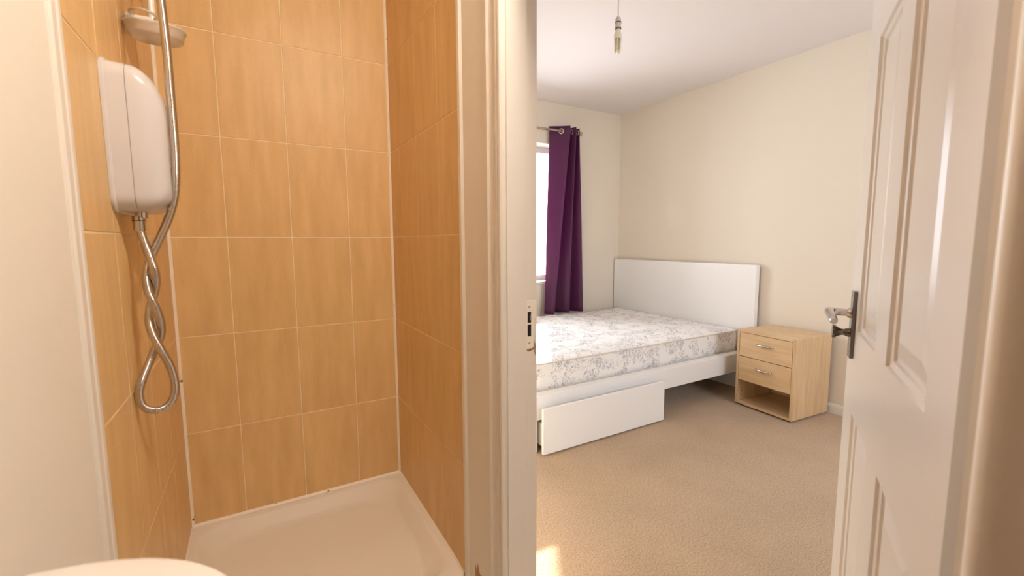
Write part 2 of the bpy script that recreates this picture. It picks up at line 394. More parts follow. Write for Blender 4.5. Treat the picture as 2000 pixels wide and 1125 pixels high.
# white upright channel where the tiling starts on the left
prof = [(XL - 0.001, 1.012), (XL + 0.005, 1.012), (XL + 0.008, 1.016), (XL + 0.008, 1.036), (XL + 0.006, 1.039), (XL + 0.009, 1.043), (XL + 0.009, 1.056), (XL + 0.006, 1.060), (XL - 0.001, 1.060)]
struct('trim_1', prism(prof, 0.0, BCEIL), M_trim, 'white upright edge strip between painted wall and shower tiles')

# ------------------------------------------------------------------ doorway trims
# wide flat casing board beside the shower, then moulded architrave, lining with stop, strike plate
cas = [(PX, 1.236), (XR - 0.006, 1.236), (XR - 0.010, 1.230), (XR - 0.010, 1.215), (XR - 0.004, 1.205), (XR - 0.004, 1.055), (PX, 1.055)]
t2 = struct('trim_2', prism(cas, 0.0, 2.30), M_trim, 'flat white casing board beside the shower tiles')
ch = [(0, 0), (-0.012, 0.03), (-0.010, 0.07), (-0.022, 0.055), (-0.028, 0.085), (-0.040, 0.05), (-0.046, 0.062), (-0.052, 0.03), (-0.05, 0)]
poly = [(1.178 + p[0] * 1.2, p[1] * 0.9 + 0.030 if p[1] > 0.005 else -0.09) for p in ch]
bm = bmesh.new(); a = [bm.verts.new((XR - 0.0045, y, z + 0.10)) for y, z in poly]; b_ = [bm.verts.new((XR - 0.0035, y, z + 0.10)) for y, z in poly]; bridge(bm, [a, b_])
tag(obj('bare_patch', bm, M_bare, t2), 'chipped paint showing bare brown wood')

def architrave(name, y_in, sgn, label):
    """profile from inner (opening) edge outward; sgn=+1 grows to +y"""
    P = [(0, 0), (0, 0.012), (0.003, 0.017), (0.009, 0.018), (0.014, 0.014), (0.018, 0.013), (0.022, 0.017), (0.028, 0.0165), (0.034, 0.010), (0.048, 0.010), (0.062, 0.014), (0.070, 0.018), (0.078, 0.018), (0.080, 0.015), (0.080, 0)]
    poly = [(PX - d, y_in + sgn * s) for s, d in P]
    return struct(name, prism(poly, 0.0, DH + 0.07), M_trim, label)
architrave('trim_3', 0.974, 1, 'moulded white architrave left of the doorway')

# lining boards with door stop
t4 = struct('trim_4', prism([(PX - 0.002, 0.968), (0.608, 0.968), (0.609, 0.969), (0.609, D1), (XB + 0.002, D1), (XB + 0.002, D1 + 0.025), (PX - 0.002, D1 + 0.025)], 0.0, DH), M_trim, 'white door lining with stop bead and strike plate')
# bedroom-side architrave left of the doorway is hidden; right-hand lining and architrave by the camera
RY = 0.124
struct('trim_5', prism([(PX - 0.002, RY), (0.608, RY), (0.609, RY - 0.001), (0.609, D0), (XB + 0.002, D0), (XB + 0.002, D0 - 0.025), (PX - 0.002, D0 - 0.025)], 0.0, DH), M_trim, 'white door lining on the hinge side beside the open door')
P = [(0, 0), (0, 0.010)] + [(0.012 - 0.012 * math.cos(a), 0.010 + 0.012 * math.sin(a)) for a in [PI / 2 * i / 6 for i in range(1, 7)]] + [(0.020, 0.020), (0.030, 0.016), (0.044, 0.013), (0.060, 0.013), (0.074, 0.017), (0.078, 0.014), (0.078, 0)]
t6 = struct('trim_6', prism([(PX - d, 0.117 - s) for s, d in P], 0.0, DH + 0.07), M_trim, 'rounded white architrave at the right edge near the camera', smooth=40)
struct('trim_7', bx((PX - 0.002, D0 - 0.02, DH), (XB + 0.002, D1 + 0.02, DH + 0.025)), M_trim, 'white door lining head above the doorway')
struct('trim_8', bx((PX - 0.018, 0.04, DH + 0.004), (PX, 1.05, DH + 0.075)), M_trim, 'white architrave over the doorway')

# strike plate set in the lining
ky = D1
bm = bmesh.new(); box(bm, (0.613, ky - 0.0016, 0.905), (0.636, ky + 0.001, 1.035), 0.0008); box(bm, (0.636, ky - 0.0012, 0.985), (0.6455, ky + 0.001, 1.035), 0.0005)
sp = obj('strike_plate', bm, M_strike, t4); tag(sp, 'painted strike plate with two dark keep holes')
for z0, z1 in ((0.9755, 1.0045), (0.9385, 0.9705)):
    obj('keep_hole', bx((0.6175, ky - 0.0021, z0), (0.6285, ky, z1)), M_black, sp)
obj('latch_keep', bx((0.6245, ky - 0.003, 0.982), (0.6265, ky - 0.001, 0.997), 0.0004), M_chrome, sp)
for z in (1.018, 0.920):
    obj('screw', lathe([(0.0, 0.0), (0.0032, 0.0), (0.0026, -0.0014), (0.0, -0.0016)], 12, at=(0.623, ky - 0.0012, z), axis='y'), M_nickel, sp)
poly = [(0.612, 0.9045), (0.620, 0.897), (0.628, 0.899), (0.632, 0.9045), (0.638, 0.905), (0.640, 0.89), (0.644, 0.882), (0.644, 0.912), (0.639, 0.925), (0.637, 0.903)]
bm = bmesh.new(); a = [bm.verts.new((x, ky - 0.0008, z)) for x, z in poly]; b_ = [bm.verts.new((x, ky + 0.0002, z)) for x, z in poly]; bridge(bm, [a, b_])
tag(obj('bare_patch', bm, M_bare, t4), 'splintered bare wood below the strike plate')

# ------------------------------------------------------------------ open panelled door
DW, DT = 0.86, 0.040
phi = math.radians(90 - 61.6)
door = empty('door_1', (0.650, 0.157, 0.008), phi, label='open white six panel door with chrome lever handle', kind='structure')
LZ = 1.98
cols = [(0.115, 0.370), (0.480, 0.716)]
rows_ = [(0.215, 0.747), (0.955, 1.650), (1.745, 1.875)]
xs = sorted({0, DW, *[v for c in cols for v in c]}); zs = sorted({0, LZ, *[v for c in rows_ for v in c]})
bm = bmesh.new(); cache = {}
def V(x, y, z):
    k = (round(x, 5), round(y, 5), round(z, 5))
    if k not in cache: cache[k] = bm.verts.new(k)
    return cache[k]
for yy in (0.0, -DT):
    for x0, x1 in zip(xs, xs[1:]):
        for z0, z1 in zip(zs, zs[1:]):
            if (x0, x1) in cols and (z0, z1) in rows_: continue
            bm.faces.new([V(x0, yy, z0), V(x1, yy, z0), V(x1, yy, z1), V(x0, yy, z1)])
for z0, z1 in zip(zs, zs[1:]):
    for x in (0, DW): bm.faces.new([V(x, 0, z0), V(x, -DT, z0), V(x, -DT, z1), V(x, 0, z1)])
for x0, x1 in zip(xs, xs[1:]):
    for z in (0, LZ): bm.faces.new([V(x0, 0, z), V(x1, 0, z), V(x1, -DT, z), V(x0, -DT, z)])
leaf = obj('door_leaf', bm, M_gloss, door)
PR = [(0.0, 0.0), (0.002, 0.0055), (0.009, 0.0075), (0.013, 0.0080), (0.015, 0.0125), (0.019, 0.0130), (0.024, 0.0130), (0.056, 0.0060)]
for x0, x1 in cols:
    for z0, z1 in rows_:
        bm = bmesh.new()
        for side in (0, 1):
            rings = []
            for q, d in PR:
                y = -d if side == 0 else -DT + d
                rings.append([bm.verts.new((sx, y, sz)) for sx, sz in ((x0 + q, z0 + q), (x1 - q, z0 + q), (x1 - q, z1 - q), (x0 + q, z1 - q))])
            bridge(bm, rings, caps=False); bm.faces.new(rings[-1])
        obj('panel', bm, M_gloss, door)
# handle set on the bathroom face, spindle at HU
HU = 0.775; HZ = 0.995
hp = obj('handle_plate', bx((HU - 0.021, 0.0, 0.878), (HU + 0.021, 0.009, 1.052), 0.002, 2), M_dchrome, door); tag(hp, 'chrome back plate of the door handle')
for z in (1.040, 0.890):
    obj('screw', lathe([(0.0, 0.0), (0.004, 0.0), (0.003, 0.0018), (0.0, 0.002)], 12, at=(HU, 0.009, z), axis='y'), M_chrome, hp)
lv = catmull([(HU, 0.008, HZ), (HU, 0.026, HZ), (HU, 0.045, HZ + 0.001), (HU - 0.010, 0.056, HZ + 0.003), (HU - 0.035, 0.058, HZ + 0.004), (HU - 0.070, 0.055, HZ - 0.002), (HU - 0.105, 0.053, HZ - 0.010)], 6)
tag(obj('lever', tube(lv, lambda i, n: 0.0085 + 0.002 * math.sin(PI * i / n) - (0.001 if i == n - 1 else 0), 14), M_chrome, door, smooth=50), 'curved chrome lever handle')
obj('lever_collar', lathe([(0.0, 0.008), (0.014, 0.008), (0.014, 0.013), (0.011, 0.017), (0.0, 0.017)], 20, at=(HU, 0, HZ), axis='y'), M_chrome, door, smooth=40)
tag(obj('thumb_turn', lathe([(0.0, 0.008), (0.012, 0.008), (0.011, 0.016), (0.008, 0.021), (0.009, 0.028), (0.014, 0.036), (0.018, 0.041), (0.017, 0.046), (0.0, 0.047)], 20, at=(HU, 0, 0.943), axis='y'), M_dchrome, door, smooth=45), 'flared chrome thumb turn')
obj('latch_plate', bx((DW - 0.0005, -DT / 2 - 0.011, 0.90), (DW + 0.0015, -DT / 2 + 0.011, 1.06)), M_chrome, door)
for z in (0.22, 1.02, 1.76):
    obj('hinge', lathe([(0.0, -0.045), (0.006, -0.045), (0.006, 0.045), (0.0, 0.045)], 12, at=(-0.004, -DT - 0.004, z)), M_chrome, door)

# ------------------------------------------------------------------ skirtings
def skirting(name, a, b, nx, ny, label):
    a = Vector((a[0], a[1], 0)); b = Vector((b[0], b[1], 0)); n = Vector((nx, ny, 0))
    pr = [(0, 0), (0.013, 0), (0.013, 0.048), (0.011, 0.052), (0.011, 0.055), (0.007, 0.064), (0.004, 0.068), (0, 0.068)]
    bm = bmesh.new(); r = [[bm.verts.new(e + n * d + Vector((0, 0, z))) for d, z in pr] for e in (a, b)]
    return struct(name, bridge(bm, r), M_trim, label)
skirting('baseboard_headboard', (XF, Y0), (XF, YW), -1, 0, 'low white skirting along the headboard wall')
skirting('baseboard_window', (XB, YW), (XF - 0.013, YW), 0, -1, 'low white skirting under the window')
skirting('baseboard_partition', (XB, D1 + 0.09), (XB, YW - 0.013), 1, 0, 'low white skirting on the bedroom side of the partition')

# ------------------------------------------------------------------ window
win = empty('window_1', (0, YW + 0.17, 0), 0, label='bright white framed window beside the purple curtain', kind='structure')
def wbox(n, a, b, m=M_upvc, par=win, bev=0.003): return obj(n, bx(a, b, bev), m, par)
fr = 0.055
wbox('window_frame', (WX0, 0, WZ0), (WX0 + fr, 0.06, WZ1)); wbox('window_frame', (WX1 - fr, 0, WZ0), (WX1, 0.06, WZ1))
wbox('window_frame', (WX0 + fr, 0, WZ0), (WX1 - fr, 0.06, WZ0 + fr)); wbox('window_frame', (WX0 + fr, 0, WZ1 - fr), (WX1 - fr, 0.06, WZ1))
xm = 1.85
wbox('mullion', (xm - 0.035, 0, WZ0 + fr), (xm + 0.035, 0.06, WZ1 - fr))
wbox('pane', (WX0 + fr, 0.027, WZ0 + fr), (xm - 0.035, 0.033, WZ1 - fr), M_glass, win, 0); wbox('pane', (xm + 0.035, 0.027, WZ0 + fr), (WX1 - fr, 0.033, WZ1 - fr), M_glass, win, 0)
wbox('window_sill', (WX0, -0.19, WZ0 - 0.02), (WX1, 0.0, WZ0 + 0.004), M_trim)

fill_win = empty('fill_window', (0, Y0 - 0.08, 0), 0, label='unseen white framed window added opposite to fill the bedroom with daylight', kind='structure')  # invented window out of frame, lets in extra daylight as fill
wbox('window_frame', (V0, 0, VZ0), (V0 + fr, 0.05, VZ1), M_upvc, fill_win); wbox('window_frame', (V1 - fr, 0, VZ0), (V1, 0.05, VZ1), M_upvc, fill_win)
wbox('window_frame', (V0 + fr, 0, VZ0), (V1 - fr, 0.05, VZ0 + fr), M_upvc, fill_win); wbox('window_frame', (V0 + fr, 0, VZ1 - fr), (V1 - fr, 0.05, VZ1), M_upvc, fill_win)
wbox('pane', (V0 + fr, 0.022, VZ0 + fr), (V1 - fr, 0.028, VZ1 - fr), M_glass, fill_win, 0)

# ------------------------------------------------------------------ curtain and rail
RODZ, RODY = 2.221, 3.452
rail = empty('curtain_rail', (2.0, RODY, RODZ), 0, label='nickel curtain pole with ball end above the window', cat='curtain pole')
obj('pole', lathe([(0.0, -1.15), (0.0095, -1.15), (0.0095, 0.765), (0.0, 0.765)], 16, axis='x'), M_nickel, rail, smooth=40)
obj('finial', lathe([(0.0, 0.755), (0.010, 0.755), (0.010, 0.765)] + [(0.0225 * math.sin(a), 0.783 - 0.0225 * math.cos(a)) for a in [0.5 + (PI - 0.5) * i / 10 for i in range(11)]], 18, axis='x'), M_nickel, rail, smooth=60)
for x in (0.735, -1.1):
    br = obj('bracket', tube([(x, 0.0, -0.012), (x, 0.05, -0.012), (x, 0.097, -0.012)], 0.006, 10), M_nickel, rail, smooth=40)
    obj('bracket_rose', lathe([(0.0, 0.085), (0.022, 0.085), (0.022, 0.0975), (0.0, 0.0975)], 16, at=(x, 0, -0.012), axis='y'), M_nickel, br)

cur = empty('curtain', (2.60, RODY, 0.495), 0, label='aubergine purple eyelet curtain drawn to the right of the window', cat='curtain')
top = [(2.462, 3.515), (2.50, 3.490), (2.555, 3.452), (2.605, 3.408), (2.622, 3.400), (2.632, 3.430), (2.640, 3.480), (2.655, 3.510), (2.668, 3.480), (2.678, 3.430), (2.690, 3.400), (2.703, 3.430), (2.712, 3.480), (2.724, 3.508), (2.736, 3.475), (2.744, 3.440), (2.752, 3.425)]
bot = [(2.385, 3.475), (2.400, 3.450), (2.420, 3.420), (2.447, 3.402), (2.468, 3.430), (2.488, 3.490), (2.520, 3.525), (2.560, 3.490), (2.602, 3.425), (2.630, 3.408), (2.652, 3.440), (2.675, 3.500), (2.705, 3.525), (2.745, 3.480), (2.775, 3.422), (2.802, 3.410), (2.832, 3.440)]
T = catmull([(x, y, 0) for x, y in top], 6); B = catmull([(x, y, 0) for x, y in bot], 6)
CZ0, CZ1 = 0.497, 2.262
bm = bmesh.new(); grid = []
NZ = 40
for k in range(NZ + 1):
    t = k / NZ; z = CZ1 + (CZ0 - CZ1) * t
    f = max(0.0, (t - 0.045) / 0.955) ** 0.95
    row = []
    for i, (a, b_) in enumerate(zip(T, B)):
        p = a.lerp(b_, f); s = i / (len(T) - 1)
        sag = 0.012 * math.sin(3.1 * t * PI + s * 9) * t
        row.append(bm.verts.new((p.x - 2.60 + sag * 0.5, p.y - RODY + sag * 0.5, z - 0.495 + (0.006 * (1 - s) if k == 0 else 0))))
    grid.append(row)
bridge(bm, grid, closed=False, caps=False)
bmesh.ops.recalc_face_normals(bm, faces=bm.faces)
cl = obj('cloth', bm, M_curt, cur, smooth=True)
sm = cl.modifiers.new('thickness', 'SOLIDIFY'); sm.thickness = 0.003; sm.offset = 0
def eyelet(p, d):
    d = Vector(d).normalized(); n = Vector((-d.y, d.x, 0))
    pts = [Vector(p) + 0.0205 * (math.cos(a) * d + math.sin(a) * Vector((0, 0, 1))) for a in [2 * PI * i / 28 for i in range(28)]]
    bm = bmesh.new(); rings = []
    for i in range(28):
        rad = (pts[i] - Vector(p)).normalized()
        rings.append([bm.verts.new(pts[i] + 0.0055 * math.cos(a) * rad + 0.004 * math.sin(a) * n) for a in [2 * PI * j / 8 for j in range(8)]])
    rings.append(rings[0]); bridge(bm, rings, caps=False)
    obj('eyelet', bm, M_chrome, cur, smooth=True)
for i, (px_, dx, dy) in enumerate(((2.555, 0.05, -0.042), (2.6355, 0.01, 0.05), (2.672, 0.01, -0.05), (2.707, 0.01, 0.05), (2.741, 0.01, -0.04))):
    eyelet((px_ - 2.60, 0.0, RODZ - 0.495), (dx, dy, 0))

# ------------------------------------------------------------------ bed
bed = empty('bed', (2.33, 2.76, 0.0), 0, label='white double bed frame with tall plain headboard', cat='bed')
BX, BY = 2.33, 2.76
def bpart(n, a, b, bev=0.002, m=M_bedw): return obj(n, bx((a[0] - BX, a[1] - BY, a[2]), (b[0] - BX, b[1] - BY, b[2]), bev, 2), m, bed)
HX0, HX1 = 3.335, 3.378
bpart('headboard', (HX0, 1.980, 0.0), (HX1, 3.540, 1.003), 0.003)
RT, RB = 0.325, 0.185
for y0, y1 in ((1.998, 2.062), (3.462, 3.526)):
    bpart('side_rail', (1.326, y0, RB), (HX0, y1, RT))
bpart('footboard', (1.286, 1.998, 0.0), (1.326, 3.526, RT + 0.0))
bpart('centre_beam', (1.326, 2.74, 0.17), (HX0, 2.78, 0.25))
for i in range(14):
    x = 1.40 + i * 0.14
    bpart('slat', (x, 2.062, 0.29), (x + 0.07, 3.462, 0.31), 0)
bpart('ledger', (1.326, 2.062, 0.25), (HX0, 2.09, 0.29)); bpart('ledger', (1.326, 3.434, 0.25), (HX0, 3.462, 0.29))

# mattress: quilted top with piping
MX0, MX1, MY0, MY1, MZ0, MZ1 = 1.345, 3.325, 2.088, 3.440, 0.311, 0.482
mat_e = empty('mattress', ((MX0 + MX1) / 2, (MY0 + MY1) / 2, MZ0), 0, label='bare white mattress with grey blue sketched print on the bed', cat='mattress')
L2, W2, H_ = (MX1 - MX0) / 2, (MY1 - MY0) / 2, MZ1 - MZ0
def rr(l, w_, r, n=7):
    out = []
    for cx, cy, a0 in ((l - r, w_ - r, 0), (-l + r, w_ - r, PI / 2), (-l + r, -w_ + r, PI), (l - r, -w_ + r, 1.5 * PI)):
        for i in range(n + 1):
            a = a0 + PI / 2 * i / n; out.append((cx + r * math.cos(a), cy + r * math.sin(a)))
    return out
def densify(pts, step):
    out = []
    for i in range(len(pts)):
        a, b_ = Vector(pts[i]), Vector(pts[(i + 1) % len(pts)]); n = max(1, int((b_ - a).length / step))
        for k in range(n): out.append(a.lerp(b_, k / n))
    return out
outl = densify(rr(L2, W2, 0.07), 0.03)
bm = bmesh.new(); rings = []
for z, q in ((0.0, 0.008), (0.006, 0.001), (0.03, -0.002), (0.08, -0.005), (0.13, -0.003), (H_ - 0.006, 0.002)):
    ring = []
    for i, p in enumerate(outl):
        s = 1 - q / L2; t = 1 - q / W2
        ring.append(bm.verts.new((p.x * s, p.y * t, z)))
    rings.append(ring)
bridge(bm, rings, caps=False); bm.faces.new(list(reversed(rings[0])))
obj('side_border', bm, M_print, mat_e, smooth=50)
# top panel: fine grid with soft tufts
bm = bmesh.new(); NX, NY = 120, 84; g = []
for i in range(NX + 1):
    col = []
    for j in range(NY + 1):
        u, v = -1 + 2 * i / NX, -1 + 2 * j / NY
        x, y = u * L2, v * W2
        # pull the corners in to the rounded outline
        r = 0.07; cx, cy = L2 - r, W2 - r
        if abs(x) > cx and abs(y) > cy:
            dx, dy = abs(x) - cx, abs(y) - cy; m_ = max(dx, dy); h = math.hypot(dx, dy)
            if h > 1e-9:
                k = m_ / h; x = math.copysign(cx + dx * k, x); y = math.copysign(cy + dy * k, y)
        e = min(L2 - abs(x), W2 - abs(y)); edge = 1 - math.exp(-max(e, 0) / 0.035)
        tuft = abs(math.sin(x * PI / 0.17 + 0.7 * math.sin(y * 4))) ** 0.6 * abs(math.sin(y * PI / 0.17 + 0.6 * math.sin(x * 5))) ** 0.6
        z = H_ - 0.004 + edge * (0.010 + 0.013 * tuft + 0.004 * math.sin(x * 7.0 + y * 3.0))
        col.append(bm.verts.new((x, y, z)))
    g.append(col)
for i in range(NX):
    for j in range(NY): bm.faces.new((g[i][j], g[i+1][j], g[i+1][j+1], g[i][j+1]))
bmesh.ops.recalc_face_normals(bm, faces=bm.faces)
obj('quilted_top', bm, M_print, mat_e, smooth=True)
for z in (H_ - 0.004, 0.006):
    pts = [(p.x * (1 + 0.001), p.y * (1 + 0.0015), z) for p in outl]; pts.append(pts[0])
    obj('piping', tube(pts, 0.0045, 6), M_pipe, mat_e, smooth=True)

# under-bed drawer on castors
dr = empty('underbed_drawer', (1.80, 1.94, 0.0), 0, label='white storage drawer standing partly under the bed', cat='drawer')
def dpart(n, a, b, m=M_bedw, bev=0.0015): return obj(n, bx((a[0] - 1.80, a[1] - 1.94, a[2]), (b[0] - 1.80, b[1] - 1.94, b[2]), bev, 2), m, dr)
dpart('drawer_front', (1.322, 1.932, 0.010), (2.286, 1.950, 0.272))
dpart('drawer_side', (1.352, 1.950, 0.03), (1.366, 2.55, 0.165)); dpart('drawer_side', (2.245, 1.950, 0.03), (2.259, 2.55, 0.165))
dpart('drawer_back', (1.366, 2.536, 0.03), (2.245, 2.55, 0.165)); dpart('drawer_base', (1.366, 1.950, 0.03), (2.245, 2.536, 0.038))
for x in (1.40, 2.21):
    for y in (2.02, 2.48):
        obj('castor', lathe([(0.0, -0.01), (0.0145, -0.01), (0.0145, 0.01), (0.0, 0.01)], 14, at=(x - 1.80, y - 1.94, 0.0155), axis='y'), M_black, dr)

# ------------------------------------------------------------------ bedside table
NW, ND, NH = 0.415, 0.398, 0.556
ns = empty('bedside_table', (2.979, 1.685, 0.0), math.radians(-4.3), label='pale birch bedside table with two drawers and open shelf', cat='bedside table')
# local: +x goes back to the wall, y across the front, front at x=0
t_ = 0.017; f0 = 0.012
def npart(n, a, b, m, par=None, bev=0.0012): return obj(n, bx(a, b, bev, 1), m, par or ns)
npart('side_panel', (0, -NW/2, f0), (ND, -NW/2 + t_, NH - 0.0), M_woodv); npart('side_panel', (0, NW/2 - t_, f0), (ND, NW/2, NH - 0.0), M_woodv)
npart('top_panel', (0.0, -NW/2 + t_, NH - t_), (ND, NW/2 - t_, NH), M_woodh)
npart('bottom_panel', (0, -NW/2 + t_, f0), (ND, NW/2 - t_, f0 + t_), M_woodh)
npart('shelf', (0.02, -NW/2 + t_, 0.185), (ND, NW/2 - t_, 0.197), M_woodh)
npart('back_panel', (ND - 0.006, -NW/2 + t_, 0.20), (ND - 0.002, NW/2 - t_, NH - t_), M_woodh)
npart('back_panel', (ND - 0.006, -NW/2 + t_ + 0.12, f0 + t_), (ND - 0.002, NW/2 - t_, 0.185), M_woodh)
zs_ = [(0.367, NH - t_ - 0.003), (0.190, 0.363)]
for z0, z1 in zs_:
    d = npart('drawer', (0.001, -NW/2 + t_ + 0.002, z0), (0.018, NW/2 - t_ - 0.002, z1), M_woodh)
    zc = z0 + (z1 - z0) * 0.62
    pts = catmull([(0.002, -0.056, zc), (-0.010, -0.050, zc), (-0.020, -0.030, zc), (-0.024, 0.0, zc), (-0.020, 0.030, zc), (-0.010, 0.050, zc), (0.002, 0.056, zc)], 5)
    tag(obj('handle', tube(pts, 0.0064, 10), M_chrome, d, smooth=True), 'bowed chrome drawer handle')
for x in (0.03, ND - 0.03):
    for y in (-NW/2 + 0.03, NW/2 - 0.03):
        obj('foot', lathe([(0.0, 0.0), (0.012, 0.0), (0.012, f0), (0.0, f0)], 12, at=(x, y, 0)), M_black, ns)
for x, z in ((0.05, 0.13), (0.05, 0.095), (0.05, 0.06)):
    obj('shelf_pin_hole', lathe([(0.0, 0.0), (0.003, 0.0), (0.003, -0.001), (0.0, -0.001)], 10, at=(x, NW/2 - t_, z), axis='y'), M_plast if z > 0.12 else M_black, ns)

# ------------------------------------------------------------------ ceiling pendant with unlit lamp
K = 1.5 / 1.8
pz = lambda z: CAM_H + (z - CAM_H) * K
pend = empty('pendant_light', (1.50, 1.597, CEIL), 0, label='bare unlit energy saving bulb hanging from white ceiling cord', cat='lamp')
zt = pz(2.416) - CEIL; z1 = pz(2.385) - CEIL; z2 = pz(2.352) - CEIL; z3 = pz(2.320) - CEIL; z4 = pz(2.300) - CEIL; z5 = pz(2.228) - CEIL
obj('cord', lathe([(0.0, zt - 0.005), (0.003, zt - 0.005), (0.003, -0.01), (0.0, -0.01)], 10), M_cord, pend, smooth=40)
obj('ceiling_rose', lathe([(0.0, -0.028), (0.010, -0.028), (0.038, -0.018), (0.042, 0.0), (0.0, 0.0)], 24), M_plast, pend, smooth=40)
holder = obj('lamp_holder', lathe([(0.0, zt), (0.006, zt), (0.0135, zt - 0.010), (0.0140, z1 + 0.002), (0.0, z1 + 0.002)], 20), M_plast2, pend, smooth=40)
obj('shade_ring', lathe([(0.0, z1 + 0.002), (0.0150, z1 + 0.002), (0.0150, z1 - 0.002), (0.0, z1 - 0.002)], 20), M_dchrome, holder)
obj('holder_skirt', lathe([(0.0, z1 - 0.002), (0.0138, z1 - 0.002), (0.0138, z2 + 0.003), (0.0, z2 + 0.003)], 20), M_plast2, holder, smooth=40)
obj('shade_ring', lathe([(0.0, z2 + 0.003), (0.0150, z2 + 0.003), (0.0150, z2 - 0.001), (0.0, z2 - 0.001)], 20), M_dchrome, holder)
lb = obj('bulb_base', lathe([(0.0, z2 - 0.001), (0.011, z2 - 0.001), (0.012, z2 - 0.008), (0.0175, z3 + 0.002), (0.0180, z4 + 0.002), (0.0165, z4), (0.0, z4)], 20), M_cfl, pend, smooth=40)
for k in range(3):
    a = PI * k / 3 + 0.3; cx, cy = 0.0, 0.0
    ax, ay = math.cos(a), math.sin(a)
    o1 = Vector((0.0105 * math.cos(2*PI*k/3 + 0.2), 0.0105 * math.sin(2*PI*k/3 + 0.2), 0)); tn = Vector((-o1.y, o1.x, 0)).normalized() * 0.0058
    pts = [o1 + tn + Vector((0, 0, z4 + 0.004)), o1 + tn + Vector((0, 0, z5 + 0.012)), o1 + tn * 0.7 + Vector((0, 0, z5 + 0.005)), o1 + Vector((0, 0, z5 + 0.003)), o1 - tn * 0.7 + Vector((0, 0, z5 + 0.005)), o1 - tn + Vector((0, 0, z5 + 0.012)), o1 - tn + Vector((0, 0, z4 + 0.004))]
    obj('glass_tube', tube(pts, 0.0048, 10), M_cfl, pend, smooth=True)

# ------------------------------------------------------------------ shower tray
TX0, TX1, TY0, TY1 = XL + 0.001, XR - 0.001, 1.245, YB - 0.001
TXc, TYc = (TX0 + TX1) / 2, (TY0 + TY1) / 2
bm = bmesh.new(); tl, tw = (TX1 - TX0) / 2, (TY1 - TY0) / 2
def ringof(q, r, z): return [bm.verts.new((p[0], p[1], z)) for p in rr(tl - q, tw - q, r, 8)]
rings = [ringof(0.0, 0.004, 0.0), ringof(0.0, 0.004, RIM - 0.006), ringof(0.004, 0.006, RIM), ringof(0.020, 0.09, RIM), ringof(0.027, 0.10, RIM - 0.002), ringof(0.034, 0.105, RIM - 0.008), ringof(0.066, 0.12, RIM - 0.044), ringof(0.076, 0.12, RIM - 0.051), ringof(0.095, 0.12, RIM - 0.054), ringof(0.30, 0.03, RIM - 0.062)]
bridge(bm, rings)
tray = empty('shower_tray', (TXc, TYc, 0), 0, label='white acrylic shower tray with rounded well below the tiles', cat='shower tray')
obj('tray_body', bm, M_tray, tray, smooth=35)
obj('waste_cover', lathe([(0.0, RIM - 0.0625), (0.042, RIM - 0.0625), (0.040, RIM - 0.056), (0.0, RIM - 0.052)], 24, at=(0.0, -0.18, 0)), M_chrome, tray, smooth=40)

# ------------------------------------------------------------------ electric shower on the left wall
HY, HZ0 = 1.395, 1.262
es = empty('electric_shower', (XL, HY, HZ0), 0, label='white bulging electric shower unit on the tiled wall', cat='shower unit')
hw = 0.100; hh = 0.330
def outline(q, zt_, zb, r, x, bm, xtop=None):
    """rounded rect in y,z; x may lean: xtop at top, x at bottom"""
    z0, z1_ = zb, zt_; cz = (z0 + z1_) / 2; out = []
    for p in rr(hw - q, (z1_ - z0) / 2, r, 6):
        z = cz + p[1]; k = (z - z0) / (z1_ - z0)
        xx = x if xtop is None else x + (xtop - x) * k
        out.append(bm.verts.new((xx, p[0], z)))
    return out
bm = bmesh.new()
bridge(bm, [outline(-0.004, hh + 0.004, -0.002, 0.035, 0.0005, bm), outline(-0.004, hh + 0.004, -0.002, 0.035, 0.006, bm), outline(0.0, hh, 0.002, 0.035, 0.009, bm), outline(0.002, hh - 0.002, 0.002, 0.035, 0.041, bm)])
obj('back_plate', bm, M_shower, es, smooth=35)
bm = bmesh.new()
bridge(bm, [outline(0.0035, hh - 0.0035, 0.0035, 0.034, 0.0405, bm), outline(0.0035, hh - 0.0035, 0.0035, 0.034, 0.0425, bm)])
obj('seam', bm, M_plast2, es)
bm = bmesh.new(); rings = []
for i in range(13):
    a = i / 12 * PI / 2; d = 0.0425 + 0.0625 * math.sin(a); k = 1 - math.cos(a)
    rings.append(outline(0.0018 + 0.036 * k, hh - 0.002 - 0.105 * k, 0.002 + 0.042 * k, 0.036 - 0.012 * k, d, bm))
bridge(bm, rings)
obj('front_cover', bm, M_shower, es, smooth=60)
for z, r_ in ((0.088, 0.024), (0.158, 0.022)):
    obj('control_knob', lathe([(0.0, 0.100), (r_, 0.100), (r_, 0.110), (r_ - 0.002, 0.1125), (0.0, 0.113)], 26, at=(0, 0.02, z), axis='x'), M_shower, es, smooth=40)
obj('outlet', lathe([(0.0, 0.004), (0.0125, 0.004), (0.0125, -0.012), (0.0, -0.012)], 18, at=(0.040, -0.035, 0)), M_chrome, es, smooth=40)

